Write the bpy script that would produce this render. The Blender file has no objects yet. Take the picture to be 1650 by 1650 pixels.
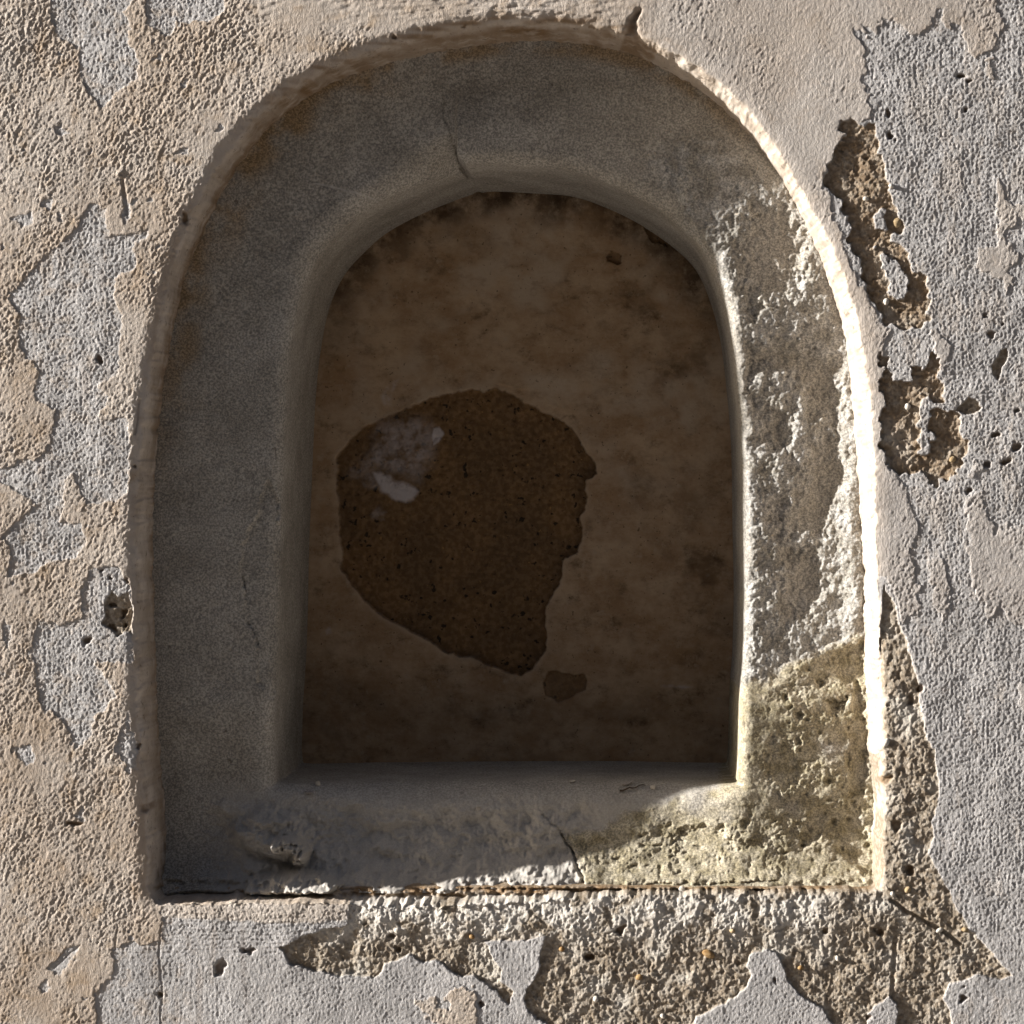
import bpy, math, random
import numpy as np

# ------------------------------------------------------------------ camera, sky, sun, exposure
S = 3300.0            # one metre in contour units (contours below are in these units, origin top left of the wall area)
CX = CY = 825.0
CAMU = 1060.0         # the photographer stood a little right of the middle
DIST = 4950.0         # camera distance from the wall face, same units
sc = bpy.context.scene
cam_d = bpy.data.cameras.new("camera")
cam = bpy.data.objects.new("camera", cam_d)
sc.collection.objects.link(cam)
cam.location = ((CAMU - CX) / S, -DIST / S, 0)
cam_d.shift_x = -(CAMU - CX) / 1650.0
cam.rotation_euler = (math.radians(90), 0, 0)
cam_d.sensor_width = 36
cam_d.lens = 36 * DIST / 1650.0
cam_d.clip_start = 0.01
cam_d.clip_end = 500
sc.camera = cam

GRAZE = math.radians(8.5)      # angle of the sun to the wall face
SLOPE = math.radians(17)       # how steeply its rays fall across the wall
sun_vec = (-math.cos(SLOPE) * math.cos(GRAZE), -math.sin(GRAZE), math.sin(SLOPE) * math.cos(GRAZE))
elev = math.asin(sun_vec[2])
world = bpy.data.worlds.new("World")
sc.world = world
world.use_nodes = True
wn = world.node_tree
bg = wn.nodes["Background"]
sky = wn.nodes.new("ShaderNodeTexSky")
sky.sky_type = 'NISHITA'
sky.sun_disc = False
sky.sun_elevation = elev
sky.sun_rotation = math.atan2(sun_vec[0], sun_vec[1])
sky.air_density = 0.7
sky.dust_density = 3.0
sky.ozone_density = 0.6
wn.links.new(sky.outputs[0], bg.inputs[0])
bg.inputs[1].default_value = 0.05
sun_d = bpy.data.lights.new("sun", 'SUN')
sun_d.energy = 5.0
sun_d.angle = math.radians(0.8)
sun_d.color = (1.0, 0.965, 0.92)
sun = bpy.data.objects.new("sun", sun_d)
sc.collection.objects.link(sun)
from mathutils import Vector
sun.rotation_euler = Vector(sun_vec).to_track_quat('Z', 'Y').to_euler()
sc.view_settings.view_transform = 'Standard'
sc.view_settings.look = 'None'
sc.view_settings.gamma = 1
sc.view_settings.exposure = 1.3

# ------------------------------------------------------------------ helpers: noise, contours
F32 = np.float32
def noise(x, y, seed):
    """2D gradient noise, about -1..1"""
    rng = np.random.RandomState(seed)
    n = 256
    ang = rng.rand(n, n).astype(F32) * (2 * math.pi)
    gx, gy = np.cos(ang), np.sin(ang)
    xi = np.floor(x).astype(np.int32); yi = np.floor(y).astype(np.int32)
    fx = (x - xi).astype(F32); fy = (y - yi).astype(F32)
    x0 = xi & 255; x1 = (xi + 1) & 255; y0 = yi & 255; y1 = (yi + 1) & 255
    sx = fx * fx * fx * (fx * (fx * 6 - 15) + 10)
    sy = fy * fy * fy * (fy * (fy * 6 - 15) + 10)
    n00 = gx[x0, y0] * fx + gy[x0, y0] * fy
    n10 = gx[x1, y0] * (fx - 1) + gy[x1, y0] * fy
    n01 = gx[x0, y1] * fx + gy[x0, y1] * (fy - 1)
    n11 = gx[x1, y1] * (fx - 1) + gy[x1, y1] * (fy - 1)
    a = n00 + sx * (n10 - n00)
    b = n01 + sx * (n11 - n01)
    return (a + sy * (b - a)) * 1.5
def fbm(x, y, scale, seed, octs=3, gain=0.5):
    r = 0; amp = 1.0
    for k in range(octs):
        r = r + amp * noise(x / scale, y / scale, seed + k * 17)
        scale = scale * 0.47; amp *= gain
    return r
def sstep(a, b, x):
    t = np.clip((x - a) / (b - a), 0, 1)
    return t * t * (3 - 2 * t)
def smooth_poly(pts, sub=4):
    p = np.array(pts, float); n = len(p); out = []
    for i in range(n):
        p0, p1, p2, p3 = p[i - 1], p[i], p[(i + 1) % n], p[(i + 2) % n]
        for k in range(sub):
            t = k / sub
            out.append(0.5 * ((2 * p1) + (-p0 + p2) * t + (2 * p0 - 5 * p1 + 4 * p2 - p3) * t * t + (-p0 + 3 * p1 - 3 * p2 + p3) * t ** 3))
    return np.array(out)
def sdf(u, v, poly):
    """signed distance to a closed contour, negative inside"""
    shp = u.shape
    u = u.ravel().astype(F32); v = v.ravel().astype(F32)
    d2 = np.full(u.shape, 1e12, F32); inside = np.zeros(u.shape, bool)
    p = np.asarray(poly, F32); n = len(p)
    for i in range(n):
        ax, ay = p[i]; bx, by = p[(i + 1) % n]
        ex, ey = bx - ax, by - ay
        L = ex * ex + ey * ey
        if L < 1e-9: continue
        wx = u - ax; wy = v - ay
        t = np.clip((wx * ex + wy * ey) / L, 0, 1)
        dx = wx - ex * t; dy = wy - ey * t
        np.minimum(d2, dx * dx + dy * dy, out=d2)
        if ay != by:
            c = (ay > v) != (by > v)
            inside ^= c & (u < (bx - ax) * (v - ay) / (by - ay) + ax)
    d = np.sqrt(d2)
    return np.where(inside, -d, d).reshape(shp)
def interp_grid(cu, cv, f, u, v):
    """bilinear lookup of f[iv, iu] on a regular coarse grid"""
    fu = np.clip((u - cu[0]) / (cu[1] - cu[0]), 0, len(cu) - 1.001)
    fv = np.clip((v - cv[0]) / (cv[1] - cv[0]), 0, len(cv) - 1.001)
    i = fu.astype(np.int32); j = fv.astype(np.int32)
    a = (fu - i).astype(F32); b = (fv - j).astype(F32)
    return (f[j, i] * (1 - a) + f[j, i + 1] * a) * (1 - b) + (f[j + 1, i] * (1 - a) + f[j + 1, i + 1] * a) * b
_cu = np.arange(-200, 1852, 4).astype(F32); _cv = np.arange(-200, 1852, 4).astype(F32)
_CU, _CV = np.meshgrid(_cu, _cv)
class Contour:
    def __init__(self, pts, sub=4):
        self.p = smooth_poly(pts, sub)
        self.f = sdf(_CU, _CV, self.p)
    def __call__(self, u, v):
        return interp_grid(_cu, _cv, self.f, u, v)
def local(u, v, pts, margin=30, warp=None, sub=1, default=1e3):
    """signed distance near a small contour, with a ragged outline"""
    p = smooth_poly(pts, sub) if sub > 1 else np.array(pts, float)
    lo = p.min(0) - margin; hi = p.max(0) + margin
    m = (u > lo[0]) & (u < hi[0]) & (v > lo[1]) & (v < hi[1])
    out = np.full(u.shape, default, F32)
    uu = u[m]; vv = v[m]
    if warp is not None:
        out[m] = sdf(uu + warp[0][m], vv + warp[1][m], p)
    else:
        out[m] = sdf(uu, vv, p)
    return out
def segs(u, v, pts):
    """distance to an open polyline"""
    p = np.array(pts, F32)
    lo = p.min(0) - 40; hi = p.max(0) + 40
    m = (u > lo[0]) & (u < hi[0]) & (v > lo[1]) & (v < hi[1])
    out = np.full(u.shape, 1e3, F32); uu = u[m]; vv = v[m]
    d = np.full(uu.shape, 1e3, F32)
    for i in range(len(p) - 1):
        ex, ey = p[i + 1] - p[i]
        t = np.clip(((uu - p[i][0]) * ex + (vv - p[i][1]) * ey) / (ex * ex + ey * ey), 0, 1)
        d = np.minimum(d, np.hypot(uu - p[i][0] - ex * t, vv - p[i][1] - ey * t))
    out[m] = d
    return out
def z3(ox, oy, pts): return [(ox + x / 2.9464, oy + y / 2.9464) for x, y in pts]

# ------------------------------------------------------------------ helpers: objects
COL = sc.collection
def tag(o, label=None, cat=None, group=None, kind=None):
    if label: o["label"] = label
    if cat: o["category"] = cat
    if group: o["group"] = group
    if kind: o["kind"] = kind
    return o
def empty(name, loc=(0, 0, 0)):
    o = bpy.data.objects.new(name, None); COL.objects.link(o); o.location = loc
    o.empty_display_size = 0.05
    return o
def mesh_from(name, co, quads, attr, nrm, mat, parent=None):
    me = bpy.data.meshes.new(name)
    nv, nf = len(co), len(quads)
    me.vertices.add(nv); me.vertices.foreach_set("co", np.ascontiguousarray(co, F32).ravel())
    me.loops.add(nf * 4); me.loops.foreach_set("vertex_index", np.ascontiguousarray(quads, np.int32).ravel())
    me.polygons.add(nf); me.polygons.foreach_set("loop_start", np.arange(0, nf * 4, 4, dtype=np.int32))
    me.polygons.foreach_set("use_smooth", np.ones(nf, bool))
    me.update(calc_edges=True)
    if attr is not None:
        a = me.attributes.new("layers", 'FLOAT_COLOR', 'POINT')
        a.data.foreach_set("color", np.ascontiguousarray(attr, F32).ravel())
    me.materials.append(mat)
    o = bpy.data.objects.new(name, me); COL.objects.link(o)
    if parent: o.parent = parent
    return o
class Sheet:
    """a relief: a grid of wall positions u, v with depth (into the wall)"""
    def __init__(self, us, vs):
        self.us = us.astype(F32); self.vs = vs.astype(F32)
        self.U, self.V = np.meshgrid(self.us, self.vs)
    def split(self, depth, layers, keep, label, names, mats, parent):
        nv, nu = self.U.shape
        co = np.stack([(self.U - CX) / S, depth / S, (CY - self.V) / S], -1).reshape(-1, 3)
        at = np.stack(layers, -1).reshape(-1, 4)
        idx = np.arange(nu * nv, dtype=np.int32).reshape(nv, nu)
        q = np.stack([idx[1:, :-1], idx[1:, 1:], idx[:-1, 1:], idx[:-1, :-1]], -1).reshape(-1, 4)
        kf = keep.ravel()[q].all(1)
        q = q[kf]
        lab = label.ravel()[q].max(1)
        out = {}
        for k in np.unique(lab):
            qq = q[lab == k]
            used, inv = np.unique(qq.ravel(), return_inverse=True)
            out[k] = mesh_from(names[k], co[used], inv.reshape(-1, 4), at[used], None, mats[k], parent)
        return out

# ------------------------------------------------------------------ helpers: materials
class Mat:
    def __init__(self, name, rough=0.9):
        self.m = bpy.data.materials.new(name); self.m.use_nodes = True
        self.t = self.m.node_tree; self.b = self.t.nodes["Principled BSDF"]
        self.b.inputs["Roughness"].default_value = rough
        self.b.inputs["Specular IOR Level"].default_value = 0.12
        self.pos = self.n("ShaderNodeNewGeometry").outputs["Position"]
    def n(self, t, **kw):
        x = self.t.nodes.new(t)
        for k, v in kw.items(): setattr(x, k, v)
        return x
    def ln(self, a, b): self.t.links.new(a, b)
    def setin(self, sock, v):
        if hasattr(v, "is_linked") or isinstance(v, bpy.types.NodeSocket): self.ln(v, sock)
        else: sock.default_value = v
    def noise(self, scale, detail=3, rough=0.55, stretch=None, lo=None, hi=None):
        x = self.n("ShaderNodeTexNoise"); x.inputs["Scale"].default_value = scale
        x.inputs["Detail"].default_value = detail; x.inputs["Roughness"].default_value = rough
        src = self.pos
        if stretch:
            mp = self.n("ShaderNodeVectorMath", operation='MULTIPLY'); self.ln(src, mp.inputs[0]); mp.inputs[1].default_value = stretch
            src = mp.outputs[0]
        self.ln(src, x.inputs["Vector"])
        o = x.outputs["Fac"]
        if lo is not None: o = self.ramp(o, lo, hi)
        return o
    def ramp(self, f, lo, hi):
        r = self.n("ShaderNodeMapRange", interpolation_type='SMOOTHSTEP'); self.ln(f, r.inputs[0])
        r.inputs[1].default_value = lo; r.inputs[2].default_value = hi
        return r.outputs[0]
    def math(self, op, a, b):
        x = self.n("ShaderNodeMath", operation=op); self.setin(x.inputs[0], a); self.setin(x.inputs[1], b)
        return x.outputs[0]
    def mix(self, f, a, b, mode='MIX'):
        x = self.n("ShaderNodeMix", data_type='RGBA', blend_type=mode)
        self.setin(x.inputs[0], f)
        for s, v in ((x.inputs[6], a), (x.inputs[7], b)):
            if isinstance(v, tuple): s.default_value = (*v, 1)
            else: self.ln(v, s)
        return x.outputs[2]
    def layers(self):
        a = self.n("ShaderNodeAttribute", attribute_name="layers")
        s = self.n("ShaderNodeSeparateColor"); self.ln(a.outputs["Color"], s.inputs[0])
        return s.outputs[0], s.outputs[1], s.outputs[2], a.outputs["Alpha"]
    def bump(self, h, dist, strength=1.0):
        x = self.n("ShaderNodeBump"); x.inputs["Strength"].default_value = strength
        x.inputs["Distance"].default_value = dist
        self.ln(h, x.inputs["Height"]); self.ln(x.outputs[0], self.b.inputs["Normal"])
    def color(self, c):
        if isinstance(c, tuple): self.b.inputs["Base Color"].default_value = (*c, 1)
        else: self.ln(c, self.b.inputs["Base Color"])

def wall_material():
    M = Mat("old_plaster")
    paint, mortar, stain, white = M.layers()
    grey = M.mix(M.noise(60, 4, lo=.35, hi=.7), (0.37, 0.355, 0.345), (0.485, 0.467, 0.455))
    pc = M.mix(M.noise(14, 4, lo=.35, hi=.65), (0.41, 0.332, 0.26), (0.47, 0.413, 0.357))
    pc = M.mix(M.noise(90, 4, lo=.5, hi=.75), pc, (0.37, 0.28, 0.195))
    mc = M.mix(M.noise(420, 3, lo=.4, hi=.65), (0.24, 0.19, 0.135), (0.40, 0.345, 0.275))
    mc = M.mix(M.noise(45, 3, lo=.5, hi=.7), mc, (0.48, 0.44, 0.38))
    c = M.mix(paint, grey, pc)
    c = M.mix(white, c, M.mix(M.noise(70, 4, lo=.35, hi=.7), (0.45, 0.375, 0.30), (0.62, 0.545, 0.465)))
    c = M.mix(mortar, c, M.mix(white, mc, (0.60, 0.56, 0.50)))
    st = M.math('MULTIPLY', stain, M.noise(120, 4, lo=.2, hi=.6))
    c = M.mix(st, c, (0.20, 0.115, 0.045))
    speck = M.noise(700, 2, lo=.70, hi=.76)
    c = M.mix(M.math('MULTIPLY', speck, 0.6), c, (0.10, 0.07, 0.05))
    c = M.mix(M.math('MULTIPLY', M.math('MULTIPLY', white, M.noise(260, 4, .7, lo=.57, hi=.70)), 0.75), c, (0.13, 0.09, 0.06))
    M.color(c)
    M.bump(M.noise(640, 5, .72, stretch=(1, 1, .6)), 0.0011)
    M.b.inputs['Roughness'].default_value = .6; M.b.inputs['Specular IOR Level'].default_value = .3
    return M.m
def stone_material():
    M = Mat("weathered_sandstone")
    fresh_skylit, yellow, stain, scratch_skylit = M.layers()  # first and last channels also carry sky light painted onto the sill
    c = M.mix(M.noise(30, 6, .68, lo=.32, hi=.68), (0.272, 0.253, 0.222), (0.388, 0.366, 0.33))
    c = M.mix(fresh_skylit, c, M.mix(M.noise(110, 4, lo=.35, hi=.65), (0.25, 0.238, 0.215), (0.385, 0.38, 0.368)))
    c = M.mix(yellow, c, M.mix(M.noise(160, 4, lo=.35, hi=.65), (0.275, 0.242, 0.165), (0.42, 0.382, 0.298)))
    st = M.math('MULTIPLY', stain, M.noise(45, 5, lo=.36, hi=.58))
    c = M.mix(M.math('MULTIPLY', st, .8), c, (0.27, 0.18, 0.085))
    g = M.noise(950, 3, .75, lo=.36, hi=.66)
    c = M.mix(0.72, c, M.mix(g, (0.45, 0.45, 0.45), (1.62, 1.58, 1.5)), 'MULTIPLY')
    c = M.mix(M.noise(650, 2, lo=.68, hi=.74), c, (0.42, 0.36, 0.28))
    c = M.mix(M.math('MULTIPLY', M.noise(240, 3, lo=.66, hi=.74), 0.6), c, (0.08, 0.06, 0.045))
    c = M.mix(scratch_skylit, c, (0.45, 0.42, 0.38))
    M.color(c)
    M.bump(M.noise(1700, 3, .65), 0.00025)
    return M.m
def infill_material():
    M = Mat("infill_plaster")
    mort, smear, dark_brown, pale = M.layers()
    c = M.mix(M.noise(42, 8, .72, stretch=(.8, 1, 1.1), lo=.34, hi=.66), (0.315, 0.20, 0.11), (0.47, 0.345, 0.225))
    c = M.mix(M.noise(80, 6, .7, stretch=(1, 1, 1.3), lo=.50, hi=.80), c, (0.115, 0.075, 0.042))
    c = M.mix(M.noise(150, 5, .7, lo=.56, hi=.75), c, (0.42, 0.32, 0.22))
    c = M.mix(M.math('MULTIPLY', pale, M.noise(60, 5, .65, lo=.3, hi=.6)), c, (0.46, 0.36, 0.26))
    c = M.mix(M.math('MULTIPLY', dark_brown, M.noise(70, 5, .7, lo=.25, hi=.6)), c, (0.055, 0.035, 0.02))
    c = M.mix(M.math('MULTIPLY', M.noise(85, 8, .8, stretch=(.75, 1, 1.35), lo=.50, hi=.68), .38), c, (0.14, 0.085, 0.045))
    c = M.mix(M.math('MULTIPLY', M.noise(120, 6, .78, lo=.54, hi=.72), .55), c, (0.46, 0.35, 0.235))
    c = M.mix(M.math('MULTIPLY', M.noise(520, 3, .6, lo=.64, hi=.72), .7), c, (0.06, 0.04, 0.025))
    m = M.mix(M.noise(330, 3, lo=.4, hi=.65), (0.125, 0.075, 0.036), (0.185, 0.115, 0.06))
    m = M.mix(M.noise(240, 2, lo=.62, hi=.70), m, (0.03, 0.022, 0.014))
    m = M.mix(M.noise(420, 2, lo=.70, hi=.75), m, (0.26, 0.15, 0.06))
    m = M.mix(M.noise(38, 5, .65, lo=.35, hi=.65), m, M.mix(1.0, m, (1.35, 1.3, 1.2), 'MULTIPLY'))
    c = M.mix(mort, c, m)
    c = M.mix(M.math('MULTIPLY', smear, M.noise(110, 5, .7, lo=.2, hi=.55)), c, (0.55, 0.50, 0.49))
    M.color(c)
    M.bump(M.noise(1500, 3, .6), 0.00018)
    return M.m
MW, MS, MI = wall_material(), stone_material(), infill_material()
def plain(name, a, b, scale=400, rough=0.85):
    M = Mat(name, rough)
    M.color(M.mix(M.noise(scale, 4, lo=.35, hi=.65), a, b)); M.bump(M.noise(scale * 3, 3), 0.0002)
    return M.m

# ------------------------------------------------------------------ the contours of the niche
KF, KP = 1.022, 1.095       # things further back look smaller: factors from wall-face size to stone and infill size
def back(pts, k): return [(CAMU + (x - CAMU) * k, CY + (y - CY) * k) for x, y in pts]
RIM = [(246,1452),(236,1420),(232,1380),(222,1250),(215,1150),(213,1050),(213,950),(213,850),(217,750),(224,680),(235,600),(250,520),(266,450),(288,385),
       (320,310),(355,250),(400,195),(450,150),(520,107),(600,75),(700,52),(780,40),(870,36),(950,42),(1010,52),(1045,66),(1090,88),(1130,112),
       (1180,150),(1230,205),(1275,265),(1310,325),(1345,390),(1370,450),(1390,520),(1403,590),(1412,660),(1417,740),(1419,820),(1420,900),(1422,960),
       (1424,1000),(1425,1100),(1426,1200),(1426,1300),(1424,1400),(1420,1430),(1405,1437),(1330,1440),(1250,1441),(1100,1441),(1000,1445),(850,1455),(700,1463),
       (575,1462),(556,1458),(500,1457),(400,1457),(300,1458),(262,1459)]
SEAT = back([(270,1443),(264,1430),(265,1350),(262,1250),(258,1130),(254,1000),(252,900),(253,800),(257,720),(264,650),(275,580),(290,500),(305,440),(325,380),(350,325),
       (385,265),(425,215),(470,175),(540,132),(620,103),(700,85),(780,72),(860,66),(930,70),(1000,84),(1060,106),(1110,134),(1160,171),(1210,222),
       (1250,275),(1285,335),(1315,400),(1340,465),(1357,530),(1367,600),(1373,680),(1379,760),(1385,850),(1390,930),(1394,1010),(1397,1100),(1400,1200),
       (1405,1235),(1407,1300),(1407,1380),(1404,1422),(1392,1431),(1300,1430),(1100,1431),(950,1429),(820,1430),(700,1432),(560,1432),(400,1434),(300,1437)], KF)
SEAT = [(x, CY + (CY * 0 + (y - CY) / KF) * (KF - .014 * float(sstep(1270, 1440, CY + (y - CY) / KF)))) for x, y in SEAT]
OPEN = back([(474,1235),(474,1150),(480,1050),(484,900),(488,800),(494,650),(503,560),(518,490),(543,440),(578,400),(618,365),(668,335),(720,313),(765,299),(790,296),
       (850,299),(920,305),(980,325),(1040,355),(1090,390),(1130,430),(1155,480),(1172,540),(1182,620),(1190,720),(1192,850),(1194,950),(1192,1050),(1187,1120),
       (1185,1200),(1182,1240),(1172,1249),(1000,1247),(800,1247),(600,1249),(490,1250)], 1.063)
SEAT = [(x - 5 if x < 300 and 400 < y < 1300 else x, y) for x, y in SEAT]
OPEN = [(x - 12 * float(sstep(700, 560, x)), y - 12 * float(sstep(520, 400, y))) for x, y in OPEN]
SEAT = [(x + 4 if x > 1330 and 500 < y < 1010 else x, y) for x, y in SEAT]
RIM = [(x + 7 if x < 300 and 400 < y < 1400 else (x + 4 if x < 700 and y < 420 else x), y + 5 if x < 700 and y < 420 else y) for x, y in RIM]
RIM = [(x - 8 if x > 1250 and 260 < y < 1010 else x, y) for x, y in RIM]
rim_c, seat_c, open_c = Contour(RIM), Contour(SEAT), Contour(OPEN)
P_DEPTH = 470.0
def stone_depth(u, v):
    """large shape of the stone frame face: depth behind the plaster face"""
    base = 112 - 6 * sstep(1050, 1330, u) * sstep(720, 330, v) + 28 * sstep(1110, 1215, u) * sstep(430, 640, v) * sstep(1160, 1060, v)
    base = base + .085 * np.clip(u - 1195, 0, 175) * sstep(380, 560, v)
    base = base - 14 * sstep(1350, 1385, u) * sstep(1090, 1000, v) + 24 * sstep(1120, 1270, v) * sstep(1200, 1060, u)
    base = base + 3 * sstep(1200, 1390, u) * sstep(1060, 1140, v)
    lip = 40 + 42 * sstep(520, 330, u)
    s = np.clip((v - 1285) / 158.0, 0, 1.0) ** 3.8
    return base * (1 - s) + lip * s

# ------------------------------------------------------------------ wall relief
def axis(step, lo=-70, hi=1720, far=5200, grow=1.35):
    core = np.concatenate([np.arange(lo - 360, lo, 3.0), np.arange(lo, hi, step), np.arange(hi, hi + 360, 3.0)])
    a = []; s = 3.0; x = core[-1]
    while x < far: s *= grow; x += s; a.append(x)
    b = []; s = 3.0; x = core[0]
    while x > -far + 1650: s *= grow; x -= s; b.append(x)
    return np.array(b[::-1] + list(core) + a)
STEP = 1.5
W = Sheet(axis(STEP), axis(STEP, far=6000))
u, v = W.U, W.V
core = sstep(-420, -330, u) * sstep(2070, 1980, u) * sstep(-420, -330, v) * sstep(2070, 1980, v)
wu = fbm(u, v, 26, 11, 3, .6) * 7; wv = fbm(u, v, 26, 57, 3, .6) * 7
drim, dseat = rim_c(u + wu * .5, v + wv * (.35 + .5 * sstep(1425, 1440, v) * sstep(540, 600, u))), seat_c(u + wu * .35, v + wv * .3 * sstep(1400, 1300, v))
warp = (wu, wv)
warp_fine = (wu * .45, wv * .45)

PAINT_MAIN = [(-2600,-2600),(1750,-2600),(1650,-240),(1600,-90),(1605,0),(1609,7),(1616,34),(1609,71),(1585,85),(1579,97),(1558,78),(1548,44),(1531,44),(1519,30),(1521,12),(1509,14),(1501,41),(1480,58),
    (1446,41),(1440,30),(1419,29),(1416,48),(1395,58),(1372,41),(1385,68),(1395,88),(1392,126),(1399,146),(1402,193),(1366,200),(1357,215),(1361,227),(1348,241),(1334,268),
    (1325,300),(1345,345),(1360,390),(1372,430),(1390,470),(1410,500),(1430,535),(1424,580),(1424,700),(1432,755),(1460,784),(1480,856),(1470,900),(1484,981),(1455,1010),(1430,930),
    (1300,900),(700,800),(300,1000),(262,1487),(262,1515),(180,1528),(188,1570),(150,1600),(165,1700),(120,1860),(170,2050),(60,2600),(-2600,2600)]
GREYS = [
 [(81,-40),(81,0),(83,34),(92,58),(129,78),(127,109),(136,143),(153,163),(165,176),(176,160),(204,136),(224,126),(221,88),(207,68),(207,41),(200,20),(217,0),(217,-40)],
 [(234,-40),(234,0),(238,37),(258,54),(272,58),(285,34),(302,36),(339,34),(361,20),(360,0),(360,-40)],
 [(160,328),(170,336),(176,380),(214,377),(241,367),(234,384),(217,390),(217,431),(183,448),(185,482),(197,509),(195,557),(193,580),(190,601),(156,621),(176,642),(156,672),(176,679),
  (204,672),(210,716),(207,761),(204,791),(190,808),(141,811),(129,791),(119,764),(105,774),(102,811),(95,839),(129,845),(139,866),(132,886),(122,900),(81,903),(61,923),(10,930),
  (20,900),(17,883),(3,866),(17,849),(58,818),(51,805),(10,781),(-10,771),(-10,755),(24,752),(27,740),(61,740),(81,713),(92,662),(64,649),(54,638),(63,598),(37,567),(30,540),(34,509),(14,485),
  (41,445),(85,404),(126,367),(136,343),(146,329)],
 [(17,352),(50,343),(54,360),(35,365)], [(65,325),(85,318),(80,338),(68,335)],
 [(146,917),(190,913),(206,940),(214,981),(212,1070),(156,1063),(153,1070),(175,1097),(187,1124),(156,1151),(146,1188),(122,1209),(112,1178),(85,1144),(71,1151),(60,1110),(58,1090),(51,1049),
  (61,998),(98,1008),(132,998),(132,957),(139,934)],
 [(205,1150),(220,1200),(222,1240),(200,1230),(185,1210),(192,1180)], [(195,345),(207,330),(213,350),(200,360)],
 [(78,1560),(100,1535),(128,1520),(120,1545),(95,1570)], [(60,1590),(78,1578),(80,1592),(66,1600)], [(24,1205),(50,1198),(58,1222),(40,1235)],
 [(8,1000),(20,1010),(14,1045),(4,1030)], [(1390,40),(1410,52),(1405,70)],
]
PATCHES = [
 [(1609,288),(1619,305),(1626,322),(1647,333),(1680,340),(1680,353),(1640,353),(1619,383),(1647,421),(1630,434),(1626,475),(1613,451),(1575,431),(1574,404),(1606,397),(1609,360),(1606,316)],
 [(1500,540),(1520,535),(1531,575),(1528,603),(1515,590),(1508,565)],
 [(672,1613),(700,1610),(725,1625),(735,1640),(715,1660),(690,1645)], [(722,1600),(745,1588),(770,1592),(768,1640),(760,1680),(715,1680),(718,1640)],
 [(1560,800),(1580,790),(1600,860),(1640,840),(1680,850),(1680,1000),(1640,1010),(1610,970),(1598,1010),(1575,960),(1560,880)],
 [(1500,900),(1515,890),(1530,960),(1520,1010),(1505,970)], [(1645,1100),(1690,1090),(1690,1165),(1655,1165),(1640,1140)],
 [(1592,99),(1603,97),(1600,130),(1588,125)],[(1566,745),(1584,740),(1586,760),(1570,765)],
 [(1345,1590),(1352,1600),(1350,1612)],
]
MORTARS = [
 [(1424,945),(1443,978),(1450,1008),(1463,1042),(1477,1090),(1490,1175),(1507,1209),(1514,1287),(1501,1321),(1506,1351),(1496,1372),(1518,1416),(1545,1470),(1565,1504),(1589,1528),
  (1630,1572),(1613,1579),(1575,1572),(1531,1586),(1521,1609),(1531,1630),(1541,1690),(1446,1690),(1446,1620),(1433,1603),(1399,1633),(1395,1690),(1348,1690),(1345,1650),(1321,1623),
  (1294,1606),(1270,1582),(1263,1555),(1253,1535),(1233,1530),(1209,1538),(1202,1555),(1209,1575),(1205,1589),(1168,1616),(1121,1640),(1110,1690),(885,1690),(879,1650),(852,1630),(845,1613),
  (849,1599),(866,1569),(870,1555),(879,1511),(781,1518),(791,1538),(808,1562),(808,1582),(828,1599),(818,1620),(798,1599),(764,1572),(744,1575),(723,1565),(703,1548),(683,1552),(659,1538),
  (621,1555),(604,1574),(547,1575),(502,1562),(468,1552),(451,1528),(482,1511),(543,1494),(560,1490),(562,1420),(1000,1400),(1380,1400),(1380,1230),(1405,1222),(1419,1215),(1419,1000)],
 [(1361,197),(1372,190),(1390,208),(1409,200),(1412,221),(1419,251),(1426,278),(1429,305),(1440,333),(1457,360),(1460,370),(1440,376),(1429,380),(1436,392),(1457,400),(1470,431),(1494,455),
  (1496,489),(1497,513),(1480,529),(1429,526),(1426,506),(1409,485),(1392,458),(1389,431),(1372,404),(1368,367),(1355,322),(1331,299),(1334,268),(1348,241),(1361,227),(1356,207)],
 [(1419,577),(1429,577),(1440,608),(1453,615),(1468,622),(1470,594),(1490,591),(1501,571),(1509,577),(1518,628),(1507,659),(1535,662),(1548,689),(1558,723),(1541,761),(1511,778),(1490,774),
  (1487,754),(1460,767),(1446,764),(1429,747),(1423,703),(1424,652)],
 [(168,968),(178,955),(190,962),(205,955),(212,975),(214,1000),(212,1022),(198,1018),(188,1026),(176,1012),(164,1006),(170,988)],
 [(1596,590),(1606,580),(1612,565),(1622,562),(1624,580),(1616,590),(1608,612),(1598,604)],
 [(1538,662),(1552,650),(1562,640),(1578,645),(1582,655),(1570,664),(1552,668)],
]
ISLANDS = [[(1416,404),(1450,428),(1467,445),(1463,468),(1450,489),(1432,470),(1422,430)], [(1482,632),(1500,640),(1504,660),(1503,720),(1496,737),(1482,730),(1478,700),(1484,660)],
           [(1405,345),(1422,340),(1432,358),(1424,376),(1410,365)]]

paint_d = local(u, v, PAINT_MAIN, 40, warp)
for g in GREYS: paint_d = np.maximum(paint_d, -local(u, v, g, 40, warp_fine))
paint_d = paint_d + noise(u / 5.5, v / 5.5, 63) * 1.6 + noise(u / 12, v / 12, 64) * 2.4
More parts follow.
